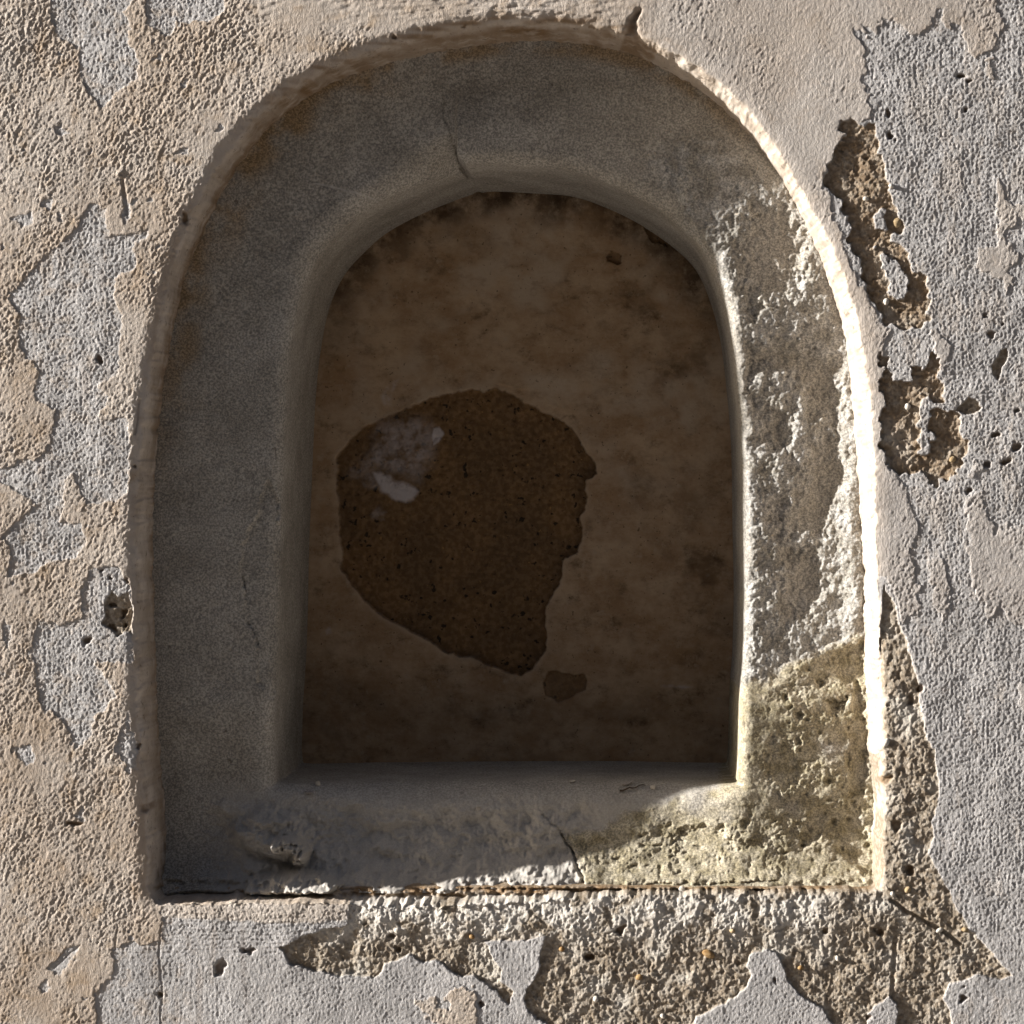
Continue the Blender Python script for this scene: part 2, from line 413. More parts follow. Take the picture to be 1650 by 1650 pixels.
# a scatter of small flaked spots in the paint coat
spots = fbm(u, v, 38, 301, 3, .6) + .25 * noise(u / 9, v / 9, 320)
paint_d = np.maximum(paint_d, np.where((u < 420) & (drim > 8), (spots - 0.93) * 20, -99))
patch_id = np.zeros(u.shape, np.int16)
patch_d = np.full(u.shape, 1e3, F32)
for k, g in enumerate(PATCHES):
    d = local(u, v, g, 40, (wu * 1.25, wv * 1.25)) + 2.5 * noise(u / 12, v / 22, 62)
    patch_id[d < 1.5] = k + 1
    patch_d = np.minimum(patch_d, d)
mort_id = np.zeros(u.shape, np.int16)
mort_d = np.full(u.shape, 1e3, F32)
for k, g in enumerate(MORTARS):
    d = local(u, v, g, 40, warp_fine if k != 2 else warp)
    for isl in ISLANDS: d = np.maximum(d, -local(u, v, isl, 40, (wu * .9, wv * .9)))
    if k in (1, 2): d = d + np.clip(noise(u / 17, v / 15, 161 + k) * 9 - 1.5, -5, 6)
    mort_id[d < 1.0] = k + 1
    mort_d = np.minimum(mort_d, d)
paint_all = np.minimum(paint_d, patch_d)
paint = sstep(0.9, -0.9, paint_all); mortar = sstep(1.0, -1.0, mort_d)
paint = paint * (1 - mortar)
# worn brushed ghost of paint on the right hand grey
ghost = sstep(.05, .6, fbm(u, v * .45, 50, 77, 4, .6) + .6 * noise(u / 7, v / 30, 78)) * sstep(1400, 1470, u) * sstep(1150, 900, v) * .55
ghost = np.maximum(ghost, sstep(.35, .8, fbm(u, v * .45, 30, 87, 4, .6)) * sstep(1400, 1470, u) * .5)
# relief textures
horiz = sstep(60, 20, v) * sstep(330, 480, u) * sstep(1080, 980, u)
sw = 0.55
lump = noise(u / 7.2 + v / 19, v / 11, 101) * .34 + noise(u / 4.3 + v / 13, v / 6.2, 102) * .50 + noise(u / 22 + v / 60, v / 34, 103) * .35 + noise(u / 3.4, v / 4.0, 104) * .5
lump = lump + (.5 - np.abs(noise(u / 12 + v / 24, v / 20, 107)) * 1.6) * .32
rip = noise(u / 22, v / 6.5, 105) * .9 + noise(u / 9, v / 4.5, 106) * .5
tp = lump * (1 - horiz) + rip * horiz
calm_tr = sstep(1000, 1100, u) * sstep(520, 300, v) * sstep(-1.2, .9, noise(u / 130, v / 130, 55))     # smoother skin above right of the arch
tp = tp * (1 - .6 * sstep(30, 8, drim) * sstep(330, 600, v)) * np.clip(.7 + .75 * noise(u / 110, v / 150, 108) + .3 * noise(u / 30, v / 45, 109), .15, 1.35) 
tp = tp * (1 - .72 * calm_tr) * (1 - .35 * sstep(1150, 1300, u))
ridg = 1 - np.abs(noise(u / 8.5, v / 11.5, 111)) * 2
ridg2 = 1 - np.abs(noise(u / 5.8, v / 7, 112)) * 2
tg = ridg * .32 + ridg2 * .32 + noise(u / 3.6, v / 4.2, 113) * .48 + noise(u / 30, v / 30, 114) * .5
brushed = noise(u / 4.2, v / 26, 115) * .35 + noise(u / 30, v / 4, 116) * .15
tg = tg + brushed * sstep(1400, 1460, u) * .55
brush_h = noise(u / 40, v / 3.6, 117) * .5
tg = tg * (1 - .35 * sstep(1480, 1540, v)) + brush_h * sstep(1455, 1475, v) * sstep(1560, 1520, v) * sstep(600, 540, u)
grain = noise(u / 42, v / 36, 120) * 2.4 + noise(u / 19, v / 19, 121) * 1.9 + noise(u / 9.5, v / 9.5, 122) * 1.6 + noise(u / 5.2, v / 5.2, 123) * 1.45 + noise(u / 3.2, v / 3.2, 124) * .9
pits = np.clip(noise(u / 13, v / 13, 125) - .5, 0, 1) * 12
tm = grain - pits
h = fbm(u, v, 420, 131, 2, .5) * 2.2 + fbm(u, v, 130, 141, 2, .5) * .9
lay_p = paint * 1.5
h = h + lay_p + paint * tp * 1.55 + (1 - paint) * (1 - mortar) * tg * 1.25 + ghost * .25 * (1 - mortar)
mdepth = 4.6 + 1.6 * noise(u / 60, v / 60, 151)
mdepth = mdepth - 3.0 * sstep(1000, 1420, v) * sstep(1530, 1470, v)           # rough bedding heaped under the sill
h = h * (1 - mortar * .35) + mortar * (tm * .8 - mdepth)
h = h + mortar * sstep(20, 60, v - 1440) * sstep(60, 20, v - 1440) * 2
# small pits and holes, nail groove, cracks
HOLES = [(137,1032,8,9),(1548,120,8,6),(1562,130,5,4),(1436,221,7,7),(1432,183,5,5),(1556,175,4,4),(120,1327,16,5),(399,1530,12,6),(356,1562,8,12),(255,1602,6,5),(217,752,3.5,4),(160,578,6,6),
  (234,1302,8,9),(219,1204,4,4),(1400,1640,5,6),(1552,1610,6,6),(1553,1590,4,3),(1249,1582,4,4),(1590,745,9,7),(1620,742,10,6),(1604,700,6,6),(1636,720,6,8),(1560,790,6,5),(1640,660,5,5),(1596,540,4,6),(1615,520,3,4),
  (1588,507,4,7),(1430,1260,9,8),(1465,1400,9,8),(1447,1330,8,9),(1330,1500,7,6),(1418,1500,7,7),(1470,1130,9,8),(1480,1110,7,7),(950,1540,7,7),(1000,1500,8,6),(630,1510,8,6),(640,1530,7,7),(777,1620,5,4),
  (775,1617,4,4),(205,935,3,4),(178,930,3,3),(160,925,3,3),(198,985,6,7),(183,975,6,6),(200,1005,5,5),(182,1010,5,6),(955,45,4,2.5),(748,43,6,2),(632,62,4,3),(636,96,4,4),(550,118,6,4),(300,350,5,12)]
hole_mask = np.zeros(u.shape, F32)
for (x, y, rx, ry) in HOLES:
    m = (np.abs(u - x) < 30) & (np.abs(v - y) < 30)
    d = np.hypot((u[m] + wu[m] * .8 - x) / rx, (v[m] + wv[m] * .8 - y) / ry)
    k = sstep(1.15, .55, d)
    h[m] -= k * min(9, 1.1 * min(rx, ry) + 1.5)
    hole_mask[m] = np.maximum(hole_mask[m], k)
rng = random.Random(5)
def groove(pts, w, dep, lip=0):
    global h
    d = segs(u + warp_fine[0] * .4, v + warp_fine[1] * .4, pts)
    h = h - dep * sstep(w, w * .3, d)
groove([(197,290),(202,318),(205,345)], 3.6, 3.0)
groove([(261,1487),(256,1530),(262,1600),(257,1660)], 1.6, 1.2)
groove([(1436,1450),(1460,1468),(1495,1485),(1525,1505),(1548,1520)], 4.5, 6)
groove([(1444,1510),(1441,1560),(1438,1605)], 4.5, 3)
groove([(1419,1030),(1420,1080),(1419,1120),(1422,1165),(1418,1200)], 3.0, 7)
groove([(224,645),(222,670),(217,700)], 2.2, 3)
groove([(697,52),(700,70),(702,85)], 1.2, 1.5)
groove([(1045,1560),(1052,1600)], 2, 1.5)
groove([(190,1490),(186,1530)], 1.5, 1.2)
groove([(88,1560),(130,1522)], 2, 1.0)
# nail head
d = np.hypot(u - 193, v - 280); h = h + 2.2 * sstep(6.5, 4.5, d) - 2 * sstep(3, 1.5, np.hypot(u - 195, v - 281))
h = h * core
# plaster curls over the rim into the reveal
notch = local(u, v, [(985,80),(1000,58),(1010,42),(1022,18),(1032,14),(1024,34),(1026,50),(1034,62),(1060,78),(1030,95)], 40, warp_fine, 3)
h = h - 14 * sstep(3, -5, notch)
soft = np.clip(1 - np.clip(drim, 0, None) / 22.0, 0, 1)
topside = sstep(330, 120, v)
h = h - soft ** 2 * (2.5 + 5.5 * topside * sstep(1060, 950, u) + 3.0 * sstep(700, 300, u) * sstep(1500, 1300, v) * sstep(1470, 1440, v))
tt = np.clip(-drim / np.maximum(-drim + np.maximum(dseat, 0) + 1e-3, 1e-3), 0, 1)
tt = np.where(dseat <= 0, 1.0, tt)
prof = .34 * tt + .66 * (1 - np.sqrt(np.clip(1 - tt * tt, 0, 1)))
pb = sstep(.05, .42, tt)
bz = sstep(1434, 1441, v)
prof = prof * (1 - bz) + pb * bz
inside = sstep(0, -3, drim)
rag = bz * inside * (noise(u / 30, v / 12, 186) * 9 + noise(u / 12, v / 7, 187) * 6 + noise(u / 5, v / 4.5, 188) * 2.5)
wob = fbm(u, v, 40, 171, 3, .5)
trowel = noise(u / 90 + wob * .1, drim / 4.5, 172) * 1.2 + noise(u / 60, drim / 2.6 + v / 300, 173) * .6
depth_r = (stone_depth(u, v) + 14) * prof + wob * 2.4 * inside * (1 - tt * .5)
vertical = sstep(250, 420, v)
h = h * (1 - inside * .5) + inside * (trowel * 1.5 * (1 - .85 * bz) + noise(u / 60, v / 80, 176) * 2.0 + noise(u / 6, v / 7, 174) * .7 + noise(u / 3.4, v / 3.6, 175) * .5)
depth = -h + (depth_r - rag) * (drim < 0)
depth = depth + np.clip(-dseat, 0, 40) * 1.2
depth = depth + 16 * sstep(3, -4, local(u, v, [(560,138),(580,124),(610,116),(640,112),(655,118),(630,128),(600,134),(585,146),(565,150)], 40, warp_fine))
keep = dseat > -9
# layer colours
mort_low = mortar
white = sstep(6, -2, drim) * (1 - mort_low)
white = np.maximum(white, 0)
heap = mortar * sstep(1535, 1485, v + 18 * noise(u / 40, v / 40, 201)) * sstep(1435, 1450, v) * sstep(-.7, .1, fbm(u, v, 40, 202, 3, .6)) * sstep(1380, 1300, u) * .95
h_heap = heap
white = np.maximum(white, sstep(3, -1, local(u, v, [(262,1452),(558,1452),(558,1482),(500,1486),(400,1484),(262,1476)], 30, warp_fine)) * .7 * (1 - mort_low))
white = np.maximum(white, heap)
stain = sstep(.55, 1.0, tt) * sstep(950, 560, v) * sstep(700, 450, u) * .9
stain = np.maximum(stain, sstep(.5, 1.0, tt) * sstep(620, 560, u) * sstep(560, 700, v) * .35)
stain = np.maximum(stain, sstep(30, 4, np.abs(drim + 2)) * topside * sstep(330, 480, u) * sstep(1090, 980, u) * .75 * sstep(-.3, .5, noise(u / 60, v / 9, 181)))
stain = np.maximum(stain, sstep(2, -6, notch) * .8)
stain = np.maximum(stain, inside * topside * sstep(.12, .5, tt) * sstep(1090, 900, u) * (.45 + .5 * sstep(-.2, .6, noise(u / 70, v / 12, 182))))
cav = local(u, v, [(560,138),(580,124),(610,116),(640,112),(655,118),(630,128),(600,134),(585,146),(565,150)], 40, warp_fine)
stain = np.maximum(stain, sstep(8, -2, cav))
stain = np.maximum(stain, inside * sstep(1425, 1440, v) * sstep(1460, 1448, v) * sstep(.25, .6, tt) * .9)
streak = sstep(.15, .7, noise(v / 130 + u / 400, (drim + wob * 1.5) / 3.2, 183) + .35 * noise(u / 14, v / 14, 184))
stain = np.maximum(stain, inside * streak * .42 * sstep(900, 600, u))
stain = np.maximum(stain, inside * sstep(.86, .97, tt + .06 * noise(u / 20, v / 30, 185)) * sstep(700, 500, u) * .8)
ochre = sstep(900, 1500, v) * sstep(260, 60, u) * .35 * sstep(-.4, .6, fbm(u, v, 120, 191, 3, .6))
stain = np.maximum(stain, np.maximum(ochre * paint, hole_mask * .7))
stain = np.maximum(stain, .5 * mortar * ((mort_id == 2) | (mort_id == 3)))
stain = np.maximum(stain, .28 * sstep(.1, .8, noise(u / 16, v / 170, 66) + .4 * noise(u / 60, v / 60, 67)) * sstep(500, 300, u))
pc = paint * (1 - .35 * sstep(900, 1150, u) - .3 * sstep(1400, 1440, u) * sstep(430, 520, v))
pc = np.maximum(pc, ghost * .6 * (1 - mortar))
pc = np.maximum(pc, .5 * sstep(.0, .8, fbm(u, v, 30, 65, 4, .65)) * sstep(330, 280, u) * (1 - mortar))
label = np.zeros(u.shape, np.int16)                      # 0 undercoat
label[(paint_d < 0) & (mortar < .5)] = 1                 # paint coat
pm = (patch_d < 0) & (paint_d >= 0) & (mortar < .5)
label[pm] = 20 + patch_id[pm]
mm = mortar >= .5
label[mm] = 60 + np.maximum(mort_id[mm], 1)
label[(drim < -2) & ~mm] = 2                             # reveal lip
wall = empty("plaster_wall", (0, 0, -1.3))
tag(wall, "flaking beige and grey plaster wall around the arched stone niche", "wall")
names = {0: "undercoat", 1: "paint_coat", 2: "arch_reveal"}
for k in range(1, len(PATCHES) + 1): names[20 + k] = "paint_patch"
for k in range(1, len(MORTARS) + 1): names[60 + k] = "mortar_patch"
mats = {k: MW for k in names}
parts = W.split(depth, [pc, mortar, stain, white], keep, label, names, mats, wall)
for k, o in parts.items():
    o.location = (0, 0, 1.3)
parts[0]["label"] = "grey undercoat bared where the paint has flaked away"
parts[1]["label"] = "beige paint coat with a lumpy brushed skin"
parts[2]["label"] = "smooth trowelled plaster reveal curling into the niche"
parts[61]["label"] = "broad coarse brown mortar patch under the sill and beside its right end"
wall_depth = depth
del paint, ghost, tp, tg, tm, grain, pits, lump

# ------------------------------------------------------------------ stone frame relief
G = Sheet(np.arange(205, 1450, STEP), np.arange(30, 1475, STEP))
u, v = G.U, G.V
ui = CAMU + (u - CAMU) / KF; vi = CY + (v - CY) / (KF - .014 * sstep(1270, 1450, v))          # position as seen on the wall face plane
dseat, dop = seat_c(u, v), open_c(u, v)
wu = fbm(u, v, 30, 211, 4, .6) * 12; wv = fbm(u, v, 30, 257, 4, .6) * 12
warp = (wu, wv); wf = (wu * .35, wv * .35)
F = stone_depth(ui, vi)
F = F + fbm(ui, vi, 230, 261, 3, .5) * 2.2
# two stones meet at the crown with a step; the right one hangs a little lower
right_stone = sstep(-2.5, 2.5, ui - (735 + np.clip(vi - 250, 0, 80) * .85))
F = F - right_stone * sstep(960, 760, ui) * sstep(500, 400, vi) * 12 * sstep(120, 230, vi)
# chipped strip along the inner edge of the left jamb
chip = local(ui, vi, [(431,771),(412,830),(390,880),(388,930),(397,991),(414,1049),(412,1100),(440,1130),(452,1050),(450,900),(446,800)], 40, wf)
F = F + sstep(2, -3, chip) * (8 + 2 * noise(ui / 25, vi / 60, 262))
# broken, flaking right hand stone
spall = local(ui, vi, [(1040,255),(1090,215),(1160,230),(1230,275),(1290,350),(1345,480),(1380,650),(1395,1000),(1392,1030),(1290,1070),(1190,1112),(1200,900),(1200,700),(1190,520),(1150,430),(1100,350),(1060,300)], 60, warp)
sp = sstep(14, -22, spall)
DARK = [z3(1090, 0, [(290,1170),(340,1090),(350,990),(420,960),(540,970),(600,1040),(650,1130),(665,1210),(620,1300),(600,1400),(500,1420),(420,1420),(380,1500),(320,1480),(290,1330),(280,1240)]),
 z3(1090, 540, [(330,40),(600,30),(660,90),(780,140),(760,240),(800,400),(770,470),(700,400),(640,420),(620,300),(560,190),(470,160),(380,170),(340,240)]),
 z3(1090, 540, [(350,280),(430,290),(560,340),(560,430),(540,560),(470,540),(370,500),(410,400)]),
 z3(1090, 540, [(640,500),(700,440),(780,500),(840,620),(840,700),(760,740),(740,960),(640,960),(600,940),(540,980),(500,900),(530,800),(600,700)]),
 z3(1090, 540, [(440,740),(560,760),(520,900),(500,960),(450,880)]),
 z3(1090, 540, [(500,1000),(640,1000),(720,1080),(700,1200),(640,1330),(540,1380),(490,1280),(520,1120)])]
lumps = noise(ui / 26, vi / 26, 271) * 2.6 + noise(ui / 13, vi / 13, 272) * 2.2 + noise(ui / 7, vi / 7, 273) * 1.9 + noise(ui / 4, vi / 4, 274) * 1.1
rec = np.zeros(u.shape, F32); dk = np.full(u.shape, 1e3, F32)
for k, g in enumerate(DARK):
    d = local(ui, vi, g, 40, (wu * .8, wv * .8))
    dk = np.minimum(dk, d + 4 * noise(ui / 8, vi / 8, 275))
rec = sstep(12, -16, dk) * 10 + sstep(0, -34, dk) * 6 + noise(ui / 40, vi / 30, 310) * 3
F = F + sp * (rec - lumps * (1.05 - .45 * sstep(6, -12, dk)) - 2.0)
F = F - sp * 6 * sstep(1335, 1375, ui) * sstep(350, 480, vi)          # stone swells again at the plaster
# yellowed corner block
yel = local(ui, vi, [(1150,1118),(1187,1112),(1262,1078),(1290,1066),(1340,1042),(1392,1020),(1440,1010),(1440,1470),(930,1470),(940,1425),(922,1380),(905,1352),(960,1342),(1010,1312),(1100,1285),(1150,1272),(1180,1240)], 60, wf)
yl = sstep(8, -10, yel)
gm_ = sstep(-.6, .5, noise(ui / 55, vi / 38, 280))
grit = noise(ui / 60, vi / 34, 285) * 5 + noise(ui / 27, vi / 17, 281) * 2.8 + (noise(ui / 12, vi / 9, 282) * 1.7 + noise(ui / 6, vi / 5.4, 283) * 1.6 + noise(ui / 3.4, vi / 3.4, 284) * 1.1) * (.35 + .65 * gm_)
grit = grit - np.clip(noise(ui / 16, vi / 11, 286) - .45, 0, 1) * 14
wear = sstep(1190, 1290, ui) + sstep(1270, 1380, vi); wear = np.clip(wear, .25, 1)
F = F - yl * grit * wear * .95 - yl * 3
F = F - sstep(14, 0, np.abs(yel + 4)) * 3.2 * sstep(1230, 1300, ui) * sstep(1140, 1080, vi)
def z6(pts): return [(1180 + x / 6.6, 1000 + y / 6.6) for x, y in pts]
RECESS = [(z6([(1090,420),(1250,270),(1370,230),(1410,330),(1420,700),(1440,900),(1440,1900),(1250,1900),(1240,1400),(1290,900),(1280,700),(1170,620)]), 11),
          (z6([(1000,880),(1100,830),(1210,870),(1130,950),(1090,1020),(1020,970)]), 17),
          (z3(1090, 1090, [(640,640),(850,600),(940,800),(940,960),(830,900),(790,820),(700,760),(600,830),(590,700)]), 9),
          (z3(1090, 1090, [(0,740),(120,700),(230,730),(270,830),(200,920),(60,960),(-40,930)]), 6),
          (z3(1090, 1090, [(440,300),(560,330),(600,470),(520,540),(420,480)]), 6)]
for g, dep in RECESS:
    F = F + sstep(5, -7, local(ui, vi, g, 40, (wu * .7, wv * .7)) + 3 * noise(ui / 7, vi / 7, 287)) * dep
for (x, y, r, dep) in [(1322,1104,7,8),(1286,1154,8,9),(1268,1126,6,7),(1286,1195,7,6),(1254,1280,6,4),(1200,1330,8,4),(1345,1330,7,6)]:
    F = F + sstep(1.2, .5, np.hypot(ui + wu * .3 - x, vi + wv * .3 - y) / r) * dep
F = F - 1.0 * sstep(9, 0, segs(ui + wf[0] * .5, vi + wf[1] * .5, [(1300,1100),(1308,1160),(1324,1180),(1330,1230),(1326,1290)]))
# knobs on the lower left of the sill
lmp = local(ui, vi, [(366,1342),(392,1316),(436,1303),(478,1316),(502,1352),(500,1384),(474,1399),(424,1386),(384,1368)], 40, wf, 3)
knob = sstep(8, -26, lmp)
F = F - knob * (34 + lumps * 1.8) 
F = F + 12 * sstep(12, 2, lmp) * sstep(-6, 1, lmp) * sstep(1360, 1385, vi)
F = F - sstep(16, 4, segs(ui + wf[0] * .6, vi + wf[1] * .6, [(452,1366),(476,1364),(488,1376),(484,1392)])) * (44 + lumps * 6)
sl = sstep(1265, 1320, vi) * sstep(1000, 900, ui) * sstep(300, 360, ui)
F = F - sl * (noise(ui / 75, vi / 40, 301) * 7 + noise(ui / 26, vi / 20, 302) * 3.6 + noise(ui / 10, vi / 9, 303) * 1.9 + noise(ui / 5, vi / 5, 304) * 1.1)
cl = local(ui, vi, [(400,1425),(440,1416),(470,1408),(520,1414),(552,1424),(545,1440),(400,1444)], 30, wf)
F = F - sstep(5, -5, cl) * (18 + lumps)
F = F - sstep(1410, 1425, vi) * sstep(1450, 1432, vi) * (noise(ui / 28, vi / 14, 306) * 6 + noise(ui / 11, vi / 8, 307) * 3.5) * (1 - yl * .4)
sl = sstep(1275, 1330, vi) * sstep(1000, 900, ui) * sstep(300, 360, ui)
F = F - sl * (noise(ui / 75, vi / 40, 301) * 5 + noise(ui / 26, vi / 20, 302) * 2.6 + noise(ui / 10, vi / 9, 303) * 1.2 + noise(ui / 5, vi / 5, 304) * .8)
cl = local(ui, vi, [(400,1425),(440,1416),(470,1408),(520,1414),(552,1424),(545,1440),(400,1444)], 30, wf)
F = F - sstep(5, -5, cl) * (18 + lumps)
scoop = np.exp(-(((ui - 1000) / 70) ** 2 + ((vi - 1330) / 45) ** 2))
F = F + 7 * np.exp(-(((ui - 560) / 60) ** 2 + ((vi - 1360) / 50) ** 2))
# ragged lower lip of the sill
F = F + sstep(1422, 1432, vi + wf[1] * .6) * 5
# cracks between the stones
def fgroove(pts, w, dep):
    global F
    d = segs(ui + wf[0] * .6 + noise(ui / 5, vi / 5, 305) * 1.3, vi + wf[1] * .6, pts)
    F = F + dep * sstep(w, w * .25, d)
fgroove([(712,150),(716,185),(727,215),(730,235)], 2.2, 2.5)
fgroove([(730,232),(734,250),(737,262)], 2.6, 9)
fgroove([(737,258),(746,265),(764,281),(772,292)], 5, 14)
fgroove([(872,1316),(884,1330),(896,1338),(907,1353)], 1.6, 4)
fgroove([(905,1350),(912,1364),(924,1383)], 2.6, 8)
fgroove([(922,1381),(929,1402),(938,1416),(944,1440)], 3.6, 11)
fgroove([(1000,1430),(1060,1428),(1130,1429),(1250,1423)], 1.8, 4)
fgroove([(414,1040),(395,990),(391,930)], 2.0, 4)
# skin: fine dressed grain, finer on the shaded stones
F = F - (noise(ui / 3.3, vi / 3.3, 291) * .42 + noise(ui / 7, vi / 7, 292) * .5 + noise(ui / 32, vi / 32, 311) * 1.1) * (1 - .3 * yl)
F = F - sstep(.35, .75, noise(ui / 9, vi / 9, 293)) * .9 * sp
sk = sstep(960, 1080, ui) * sstep(170, 240, vi) * sstep(520, 420, vi) * sstep(-.5, .4, noise(ui / 60, vi / 60, 288))
F = F - sk * (noise(ui / 9, vi / 9, 289) * 1.8 + noise(ui / 5, vi / 5, 290) * 1.5 + noise(ui / 24, vi / 24, 294) * 3)
jl = ui - (735 + np.clip(vi - 250, 0, 80) * .85)
behind = sstep(2.5, -2.5, jl) * (.35 * sstep(600, 725, ui) + .65 * sstep(685, 738, ui)) * sstep(430, 380, vi)
# rounded inner edge, rolling back to the infill
ang_top = sstep(520, 330, vi)
wleft = 50.0; 
w = 24 + 14 * sstep(560, 340, vi) - 4 * sstep(900, 1120, ui) * sstep(330, 520, vi) 
w = w + 22 * sstep(1200, 1250, vi) * sstep(470, 520, ui) * sstep(1190, 1140, ui)
w = w - 14 * right_stone * ang_top * sstep(1150, 950, ui) + 16 * (1 - right_stone) * ang_top * sstep(610, 730, ui)
w = w + 4 * noise(ui / 80, vi / 80, 295)
t = np.clip(dop / w, 0, 1)
round_ = (1 - np.sqrt(np.clip(1 - (1 - t) ** 2, 0, 1)))
R = np.minimum(w * 1.15, P_DEPTH - F)
damp = sstep(0, .5, t)
notch2 = local(ui, vi, [(737,257),(752,268),(770,283),(782,300),(774,316),(756,310),(743,286)], 30, None)
depth = F + R * round_ + sstep(3, -7, notch2) * 75 + behind * sstep(62, 18, dop) * 62
cliff = np.clip(-dop, 0, 12) / 9.0
depth = depth + np.minimum(cliff, 1.25) * (P_DEPTH + 8 - F - R)
keep = (dop > -12) & (dseat < 10)
depth = depth + np.clip(dseat - 4, 0, 10) * 2        # tucks behind the plaster lip
fresh_skylit = np.clip(sp * sstep(-30, 15, dk + lumps * 4) , 0, 1)
fresh_skylit = np.maximum(fresh_skylit, .75 * sstep(1250, 1320, vi + wf[1]) * (1 - yl) * sstep(300, 380, ui))  # sill also gets this greyer tone, painted in for sky light on its slope
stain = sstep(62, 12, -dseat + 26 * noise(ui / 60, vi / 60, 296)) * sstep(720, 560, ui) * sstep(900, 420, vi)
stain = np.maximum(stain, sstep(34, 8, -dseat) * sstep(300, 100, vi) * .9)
scr_skylit = sstep(2.0, .6, segs(ui + wf[0] * .2, vi + wf[1] * .2, [(508,295),(545,303),(580,312),(606,322),(622,334)])) * sstep(-.6, .3, noise(ui / 14, vi / 14, 297))
scr_skylit = np.maximum(scr_skylit, .6 * sstep(1.8, .6, segs(ui, vi, [(1215,532),(1260,538),(1300,541)])))
yc = np.clip(sstep(7, -9, yel + 7 * noise(ui / 18, vi / 18, 308) + 4 * noise(ui / 7, vi / 7, 309)) * sstep(-1.0, .3, fbm(ui, vi, 90, 298, 3, .6) + .5), 0, 1)
olive = sstep(.25, .9, fbm(ui, vi, 60, 299, 4, .6)) * .18 * sp
scr_skylit = np.maximum(scr_skylit, .75 * sstep(1240, 1320, vi + wf[1]) * (1 - yl) * sstep(300, 380, ui))  # paler sill face: sky light on the tilted stone put into the colour
# which stone a point belongs to
label = np.zeros(u.shape, np.int16)
label[(right_stone > .5) & (vi < 1130)] = 1
label[(vi > 1280 + (ui - 470) * -.02) & (ui < 1000)] = 2
label[yel < 0] = 3
lo_left = (ui < 470) & (vi > 1250 + (470 - ui) * .9)
label[lo_left] = 2
frame = empty("arched_surround", (0, P_DEPTH / S, (CY - 1440) / S))
tag(frame, "arched grey sandstone surround set back in the plaster wall", "niche surround")
fparts = G.split(depth, [fresh_skylit, np.maximum(yc, olive), stain, scr_skylit], keep, label, {0: "jamb_stone", 1: "arch_stone", 2: "sill_stone", 3: "corner_stone"}, {k: MS for k in range(4)}, frame)
for k, o in fparts.items(): o.location = (-frame.location[0], -frame.location[1], -frame.location[2])
fparts[0]["label"] = "smooth shaded left jamb and half arch with a rust brown stain"
fparts[1]["label"] = "cracked right half arch and jamb with a flaking sunlit face"
fparts[2]["label"] = "worn grey sill sloping forward under the opening"
fparts[3]["label"] = "yellowed gritty corner stone with holes"
stone_sheet = (G.us, G.vs, depth.copy())

# ------------------------------------------------------------------ infill at the back of the niche
Q = Sheet(np.arange(400, 1255, STEP), np.arange(230, 1300, STEP))
u, v = Q.U, Q.V
ui = CAMU + (u - CAMU) / KP; vi = CY + (v - CY) / KP
dop = open_c(u, v)
wu = fbm(u, v, 22, 311, 3, .6) * 5; wv = fbm(u, v, 22, 357, 3, .6) * 5
wf = (wu, wv)
HOLLOW = z3(540, 540, [(5,580),(60,510),(130,440),(230,390),(300,365),(380,330),(440,305),(520,280),(600,270),(640,255),(700,270),(760,255),(830,280),(900,320),(980,360),(1060,400),(1120,440),(1160,500),
    (1190,560),(1235,610),(1235,660),(1190,690),(1180,740),(1200,770),(1190,800),(1160,860),(1175,940),(1150,1030),(1080,1070),(1075,1150),(1030,1230),(1000,1290),(995,1500),(930,1590),(880,1620),
    (760,1580),(640,1530),(530,1510),(430,1440),(330,1390),(230,1340),(130,1250),(60,1150),(25,1110),(40,1060),(20,950),(25,850),(10,700)])
SMALL = [(876,1100),(879,1120),(900,1132),(920,1124),(944,1110),(947,1097),(940,1086),(926,1089),(913,1086),(895,1080),(883,1083)]
hd = local(ui, vi, HOLLOW, 60, (wu * .5, wv * .5)); sd = local(ui, vi, SMALL, 40, (wu * .4, wv * .4))
corner = local(ui, vi, [(1040,350),(1066,362),(1078,385),(1074,398),(1058,392),(1040,372)], 40, wf)
chipd = local(ui, vi, [(975,415),(990,405),(1002,412),(996,425),(980,424)], 30, wf)
mo = sstep(1.2, -1.2, hd); mo2 = sstep(1.2, -1.2, np.minimum(sd, np.minimum(corner, chipd)))
rough = noise(ui / 24, vi / 24, 320) * 1.6 + noise(ui / 10, vi / 10, 321) * .9 + noise(ui / 5, vi / 5, 322) * .55 + noise(ui / 3.2, vi / 3.2, 323) * .3
pits = np.clip(noise(ui / 8, vi / 8, 324) - .45, 0, 1) * 8
D = P_DEPTH + fbm(ui, vi, 180, 331, 3, .5) * 3 + noise(ui / 60, vi / 40, 332) * .8 + noise(ui / 6, vi / 5, 333) * .35
D = D + mo * (20 - rough + pits) + mo2 * (6 - rough)
D = D - sstep(10, 1, np.abs(hd - 5)) * 1.2 * sstep(-.2, .5, noise(ui / 45, vi / 45, 334))
under = local(ui, vi, z3(540, 540, [(760,235),(830,245),(930,265),(1020,330),(1100,380),(1060,410),(980,380),(900,340),(820,290)]), 30, (wu * .4, wv * .4))
D = D + sstep(1, -1, under) * 2.4 * (1 - mo)
D = D + sstep(0, 40, dop) * 4
